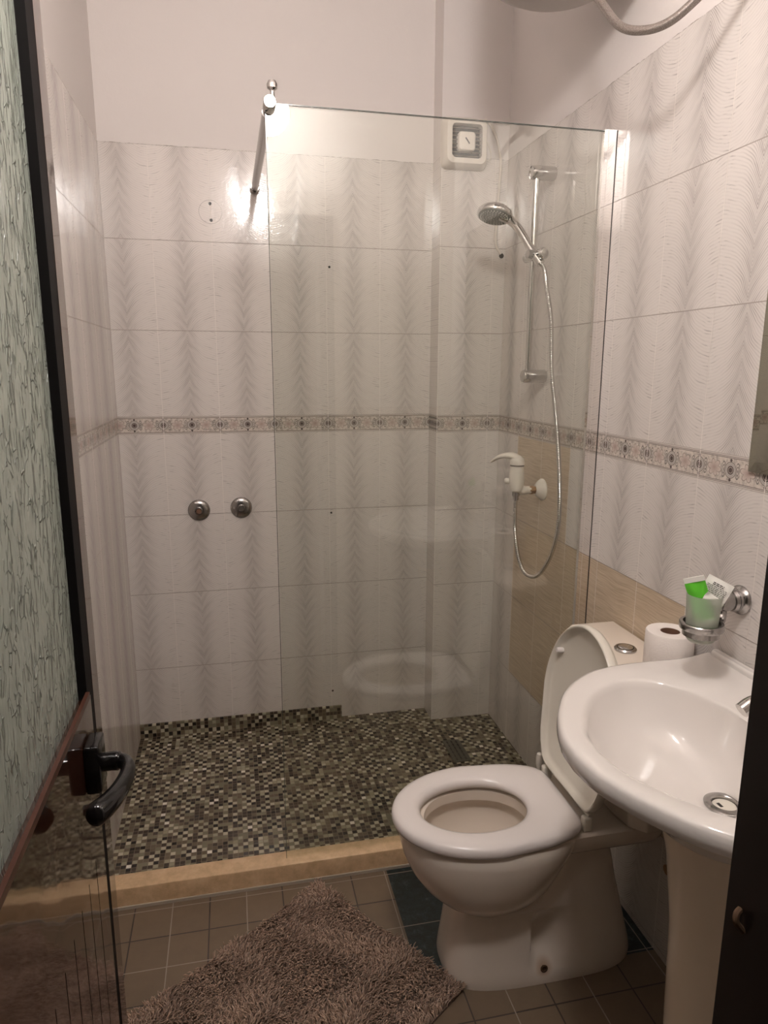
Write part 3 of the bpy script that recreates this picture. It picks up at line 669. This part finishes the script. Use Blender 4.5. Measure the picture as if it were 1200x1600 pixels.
for z, r, cx in ((0, .118, 1.255), (.02, .116, 1.255), (.06, .098, 1.255), (.2, .090, 1.25), (.45, .094, 1.245), (.60, .108, 1.24), (.68, .125, 1.235)):
    PR.append([Vector((cx + r * math.cos(a) * (1.0 if math.cos(a) < 0 else 1.15), BY + r * math.sin(a), z)) for a in [2 * PI * i / 48 for i in range(48)]])
G().rings(PR).make('pedestal', ceramic('pedestal_ceramic', (.86, .72, .56), .15), t)
dr = G().lathe([(.0345, -.001), (.0345, .002), (.031, .004), (.023, .0045), (.0215, .003), (.021, -.003)], (DC.x, BY, .712), (0, 0, 1), 40, False, False).make('waste_ring', M['satin'], t)
pg = G().lathe([(.0205, -.001), (.0195, .003), (.016, .0035), (0, .0035)], (DC.x, BY, .708), (0, 0, 1), 36).make('waste_plug', M['lid'], dr)
G().box(DC.x - .011, DC.x - .005, BY - .004, BY + .008, .7112, .7118).make('waste_slot', M['dark'], dr, False)
# basin tap
t = root('basin_tap', (1.335, BY, .86), 'chrome basin tap mostly hidden by the dark door frame', 'tap')
G().lathe([(.027, 0), (.027, .006), (.022, .012), (.021, .07), (.017, .080), (0, .083)], (1.335, BY, .857), (0, 0, 1), 28).make('tap_body', M['chrome'], t)
G().tube(spline([(1.335, BY, .895), (1.295, BY, .903), (1.250, BY, .902), (1.227, BY, .890)], 6), .013, 16).make('spout', M['chrome'], t)
G().tube(spline([(1.335, BY, .935), (1.34, BY + .03, .955), (1.335, BY + .075, .962)], 6), [.010] * 6 + [.0075] * 7, 14).make('tap_lever', M['chrome'], t)

# ------------------------------------------------------------------ tumbler holder with cup and sachets
t = root('cup_holder', (W, -1.466, .998), 'chrome tumbler holder ring on the wall above the basin', 'tumbler holder')
KX, KY, KZ = 1.283, -1.508, .968
G().lathe([(.030, 0), (.031, .003), (.029, .008), (.023, .012), (.022, .016), (.024, .020), (.0215, .026)], (W, -1.466, .998), (-1, 0, 0), 36).make('wall_flange', M['satin'], t)
G().lathe([(.018, .022), (.0205, .030), (.022, .042), (.020, .054), (.012, .061), (0, .063)], (W, -1.466, .998), (-1, 0, 0), 32).make('end_ball', M['satin'], t)
G().tube(spline([(W - .045, -1.468, .988), (W - .048, -1.474, .970), (W - .060, -1.484, .960), (KX + .037, KY + .012, KZ)], 8), .0085, 14).make('arm', M['satin'], t)
G().lathe([(.0345, -.007), (.0400, -.007), (.0415, -.004), (.0415, .005), (.040, .007), (.0345, .007), (.0340, 0)], (KX, KY, KZ), (0, 0, 1), 44, False, False).make('ring', M['satin'], t)
G().lathe([(.0335, -.020), (.0345, -.020), (.0345, -.007), (.0335, -.007)], (KX, KY, KZ), (0, 0, 1), 44, False, False).make('inner_collar', M['satin'], t)
t = root('tumbler', (KX, KY, KZ - .03), 'frosted greenish glass tumbler standing in the chrome ring', 'cup')
G().lathe([(0, -.032), (.0225, -.032), (.0265, -.028), (.0285, -.010), (.0305, .02), (.0325, .062), (.0320, .064), (.0305, .062), (.0285, .02), (.0260, -.010), (.0235, -.024), (0, -.026)], (KX, KY, KZ), (0, 0, 1), 44, False, False).make('cup_wall', M['frost'], t)
def sachet(name, c, up, nrm, wd, ht, mat, label, cat, band=None, lines=None):
    c = Vector(c); up = Vector(up).normalized(); nrm = Vector(nrm); nrm = (nrm - up * nrm.dot(up)).normalized(); sd = up.cross(nrm)
    t = root(name, tuple(c), label, cat, 'sachets in the tumbler')
    g = G(); nx, ny = 8, 12; vs = []; fs = []
    for side in (1, -1):
        for j in range(ny + 1):
            for i in range(nx + 1):
                a, b = i / nx * 2 - 1, j / ny * 2 - 1
                th = .0028 * (1 - a ** 6) * max(0, 1 - abs(b / .82) ** 4) + .0003
                cr = .0012 * math.sin(a * 3 + b * 5)
                vs.append(c + sd * (a * wd / 2) + up * (b * ht / 2) + nrm * (side * th + cr))
    o = (nx + 1) * (ny + 1)
    for j in range(ny):
        for i in range(nx):
            k = j * (nx + 1) + i; fs.append((k, k + 1, k + nx + 2, k + nx + 1)); fs.append((o + k + nx + 1, o + k + nx + 2, o + k + 1, o + k))
    edge = [i for i in range(nx + 1)] + [(j * (nx + 1) + nx) for j in range(1, ny + 1)] + [ny * (nx + 1) + i for i in range(nx - 1, -1, -1)] + [j * (nx + 1) for j in range(ny - 1, 0, -1)]
    for a, b in zip(edge, edge[1:] + edge[:1]): fs.append((b, a, a + o, b + o))
    body = mesh('sachet_body', vs, fs, mat, t, True, None, 60)
    if band:
        for b0, b1 in ((.80, 1.0), (-1.0, -.80)):
            q = [c + sd * (sx * wd / 2 * 1.004) + up * (bb * ht / 2 * 1.003) + nrm * (sn * .0019) for sn in (1, -1) for sx, bb in ((-1, b0), (1, b0), (1, b1), (-1, b1))]
            G().add(q, [(0, 1, 2, 3), (7, 6, 5, 4), (0, 4, 5, 1), (1, 5, 6, 2), (2, 6, 7, 3), (3, 7, 4, 0)]).make('crimped_end', band, t, False)
    if lines:
        g = G(); rnd = random.Random(5)
        for j in range(9):
            bb = .62 - j * .115; x = -.42 if j < 2 else -.78; end = .42 if j < 2 else .78
            while x < end:
                l = rnd.uniform(.08, .24); x2 = min(end, x + l); h = .0016 if j < 2 else .0011
                th = .0033 * max(0, 1 - abs(bb / .82) ** 4) + .0018
                q = [c + sd * (xx * wd / 2) + up * (bb * ht / 2 + hh) + nrm * (th + s2) for s2 in (0, .0001) for xx, hh in ((x, 0), (x2, 0), (x2, h), (x, h))]
                g.add(q, [(0, 1, 2, 3), (7, 6, 5, 4), (0, 4, 5, 1), (1, 5, 6, 2), (2, 6, 7, 3), (3, 7, 4, 0)]); x = x2 + .06
        g.make('print', M['dark'], body, False)
    return t
mw = simple('white_foil', (.82, .80, .74), .35); mg = simple('green_foil', (.13, .60, .04), .3); mk = simple('grey_foil', (.10, .09, .085), .3, .5)
vw = Vector((-.66, -.75, .30))                          # roughly where the sachets face
sachet('sachet', (KX - .004, KY + .006, KZ + .048), (-.30, .16, 1), vw, .038, .100, mg, 'bright green sachet with white ends in the tumbler', 'sachet', band=mw)
sachet('sachet', (KX + .020, KY - .002, KZ + .066), (.42, -.10, .9), vw, .050, .056, mw, 'white sachet with small printed text, rightmost in the tumbler', 'sachet', lines=True)
sachet('sachet', (KX + .008, KY - .016, KZ + .056), (-.80, .20, .52), vw, .017, .040, mw, 'small blank white sachet lying across the green one', 'sachet')
sachet('sachet', (KX + .030, KY + .006, KZ + .042), (.36, -.10, 1), vw, .026, .060, mk, 'dark grey sachet edge behind the printed white one', 'sachet')

# ------------------------------------------------------------------ mirror on the right wall
t = root('wall_mirror', (W - .01, -1.72, 1.6), 'rectangular mirror with slanted glass edges above the basin', 'mirror')
MY0, MY1, MZ0, MZ1 = -1.452, -2.00, 1.262, 2.02; bv = .022
rr = lambda d_, x: [Vector((x, MY0 - d_, MZ0 + d_)), Vector((x, MY1 + d_, MZ0 + d_)), Vector((x, MY1 + d_, MZ1 - d_)), Vector((x, MY0 - d_, MZ1 - d_))]
G().rings([rr(0, W - .001), rr(0, W - .006), rr(bv, W - .0095)]).make('mirror_glass', M['mirror'], t, False)

# ------------------------------------------------------------------ water heater and its braided hose
t = root('water_heater', (1.18, -.93, 2.6), 'white round water heater overhead, only its underside in view', 'water heater')
G().lathe([(0, -.055), (.06, -.052), (.12, -.038), (.158, -.018), (.176, 0), (.182, .02), (.182, .42), (.17, .44), (0, .46)], (1.18, -.93, 2.372), (0, 0, 1), 56).make('tank_shell', simple('heater_enamel', (.50, .46, .43), .35), t)
for z in (2.45, 2.72): G().box(1.30, W - .0005, -1.0, -.86, z, z + .04).make('wall_bracket', M['brushed'], t, False)
hp = spline([(1.19, -1.03, 2.345), (1.185, -1.075, 2.27), (1.185, -1.13, 2.215), (1.20, -1.19, 2.145), (1.225, -1.24, 2.118), (1.255, -1.285, 2.118), (1.29, -1.33, 2.15), (1.32, -1.37, 2.185), (1.355, -1.395, 2.215), (1.385, -1.405, 2.235)], 10)
t = root('braided_hose', (1.19, -1.03, 2.345), 'braided steel hose hanging in a loop from the water heater', 'hose')
G().tube(hp, .0085, 14).make('hose', M['braid'], t)
G().lathe([(.013, -.012), (.015, -.010), (.015, .014), (.011, .018), (.011, .03)], hp[0], (0, .1, 1), 6).make('hose_nut', M['chrome'], t)
G().lathe([(.022, 0), (.020, .006), (.012, .010), (.012, .03), (.014, .032), (.014, .045)], (W, -1.405, 2.237), (-1, 0, 0), 20).make('wall_valve', M['satin'], t)

# ------------------------------------------------------------------ shaggy rug
CA = Vector((.587, -.899, 0)); d1 = Vector((.896 - .587, -1.329 + .897, 0)); LW = d1.length; d1.normalize(); d2 = Vector((-d1.y, d1.x, 0)) * -1
if d2.x > 0: d2 = -d2
LLn = .72; LW -= .022
t = root('shaggy_rug', tuple(CA + d1 * LW / 2 + d2 * LLn / 2), 'brown shaggy bath rug lying askew in front of the curb', 'rug')
q = [CA + d1 * a + d2 * b for a, b in ((0, 0), (LW, 0), (LW, LLn), (0, LLn))]
G().add(q + [p + Vector((0, 0, .006)) for p in q], [(3, 2, 1, 0), (4, 5, 6, 7), (0, 1, 5, 4), (1, 2, 6, 5), (2, 3, 7, 6), (3, 0, 4, 7)]).make('backing', simple('rug_backing', (.15, .10, .075), .95), t, False)
def rug_mat():
    s = Sh('rug_pile'); a = s.nd('ShaderNodeAttribute', attribute_name='tone'); f = E(s, a.outputs['Fac'])
    s.col(s.ramp(f, [(0.0, (.22, .13, .085)), (0.5, (.38, .245, .17)), (1.0, (.54, .375, .275))])); s.set(Roughness=0.85, Sheen_Weight=0.2); return s.m
rnd = random.Random(11); vs = []; fs = []; tone = []
stp = .0042; na = int(LW / stp); nb_ = int(LLn / stp)
for ia in range(na + 1):
    for ib in range(nb_ + 1):
        p = CA + d1 * min(LW, max(0, ia * stp + rnd.uniform(-.002, .002))) + d2 * min(LLn, max(0, ib * stp + rnd.uniform(-.002, .002))); p.z = .005
        if p.y < -1.75: continue
        fl = math.sin(p.x * 23 + math.sin(p.y * 17) * 2) * 1.3 + math.sin(p.y * 31 + p.x * 9) + rnd.uniform(-1.1, 1.1)
        L = rnd.uniform(.013, .021); dr_ = Vector((math.cos(fl), math.sin(fl), 0)); lean = rnd.uniform(.35, .95)
        p1 = p + Vector((0, 0, L * .45)) + dr_ * L * .18 * lean; p2 = p + Vector((0, 0, L * .78)) + dr_ * L * .62 * lean; p3 = p2 + dr_ * L * .35 + Vector((0, 0, L * rnd.uniform(-.12, .15)))
        sd = Vector((-dr_.y, dr_.x, 0)); n0 = len(vs); tn = rnd.random()
        for pt, r in ((p, .0011), (p1, .0015), (p2, .0016), (p3, .0006)):
            tt = (dr_ * .4 + Vector((0, 0, .6))) if pt is not p3 else Vector((0, 0, 1))
            upv = sd.cross(dr_) if pt is p2 or pt is p3 else -dr_
            for k in range(3):
                a = 2 * PI * k / 3; vs.append(pt + sd * math.cos(a) * r + (Vector((0, 0, 1)) if (pt is p2 or pt is p3) else dr_ * -1) * math.sin(a) * r); tone.append(tn)
        for j in range(3):
            for k in range(3):
                a = n0 + j * 3 + k; b = n0 + j * 3 + (k + 1) % 3; fs.append((a, b, b + 3, a + 3))
        fs.append((n0 + 9, n0 + 10, n0 + 11))
me = bpy.data.meshes.new('pile'); me.from_pydata([tuple(v) for v in vs], [], fs)
at = me.attributes.new('tone', 'FLOAT', 'POINT'); at.data.foreach_set('value', tone)
o = link('pile', me, rug_mat(), t, True); o['kind'] = 'stuff'
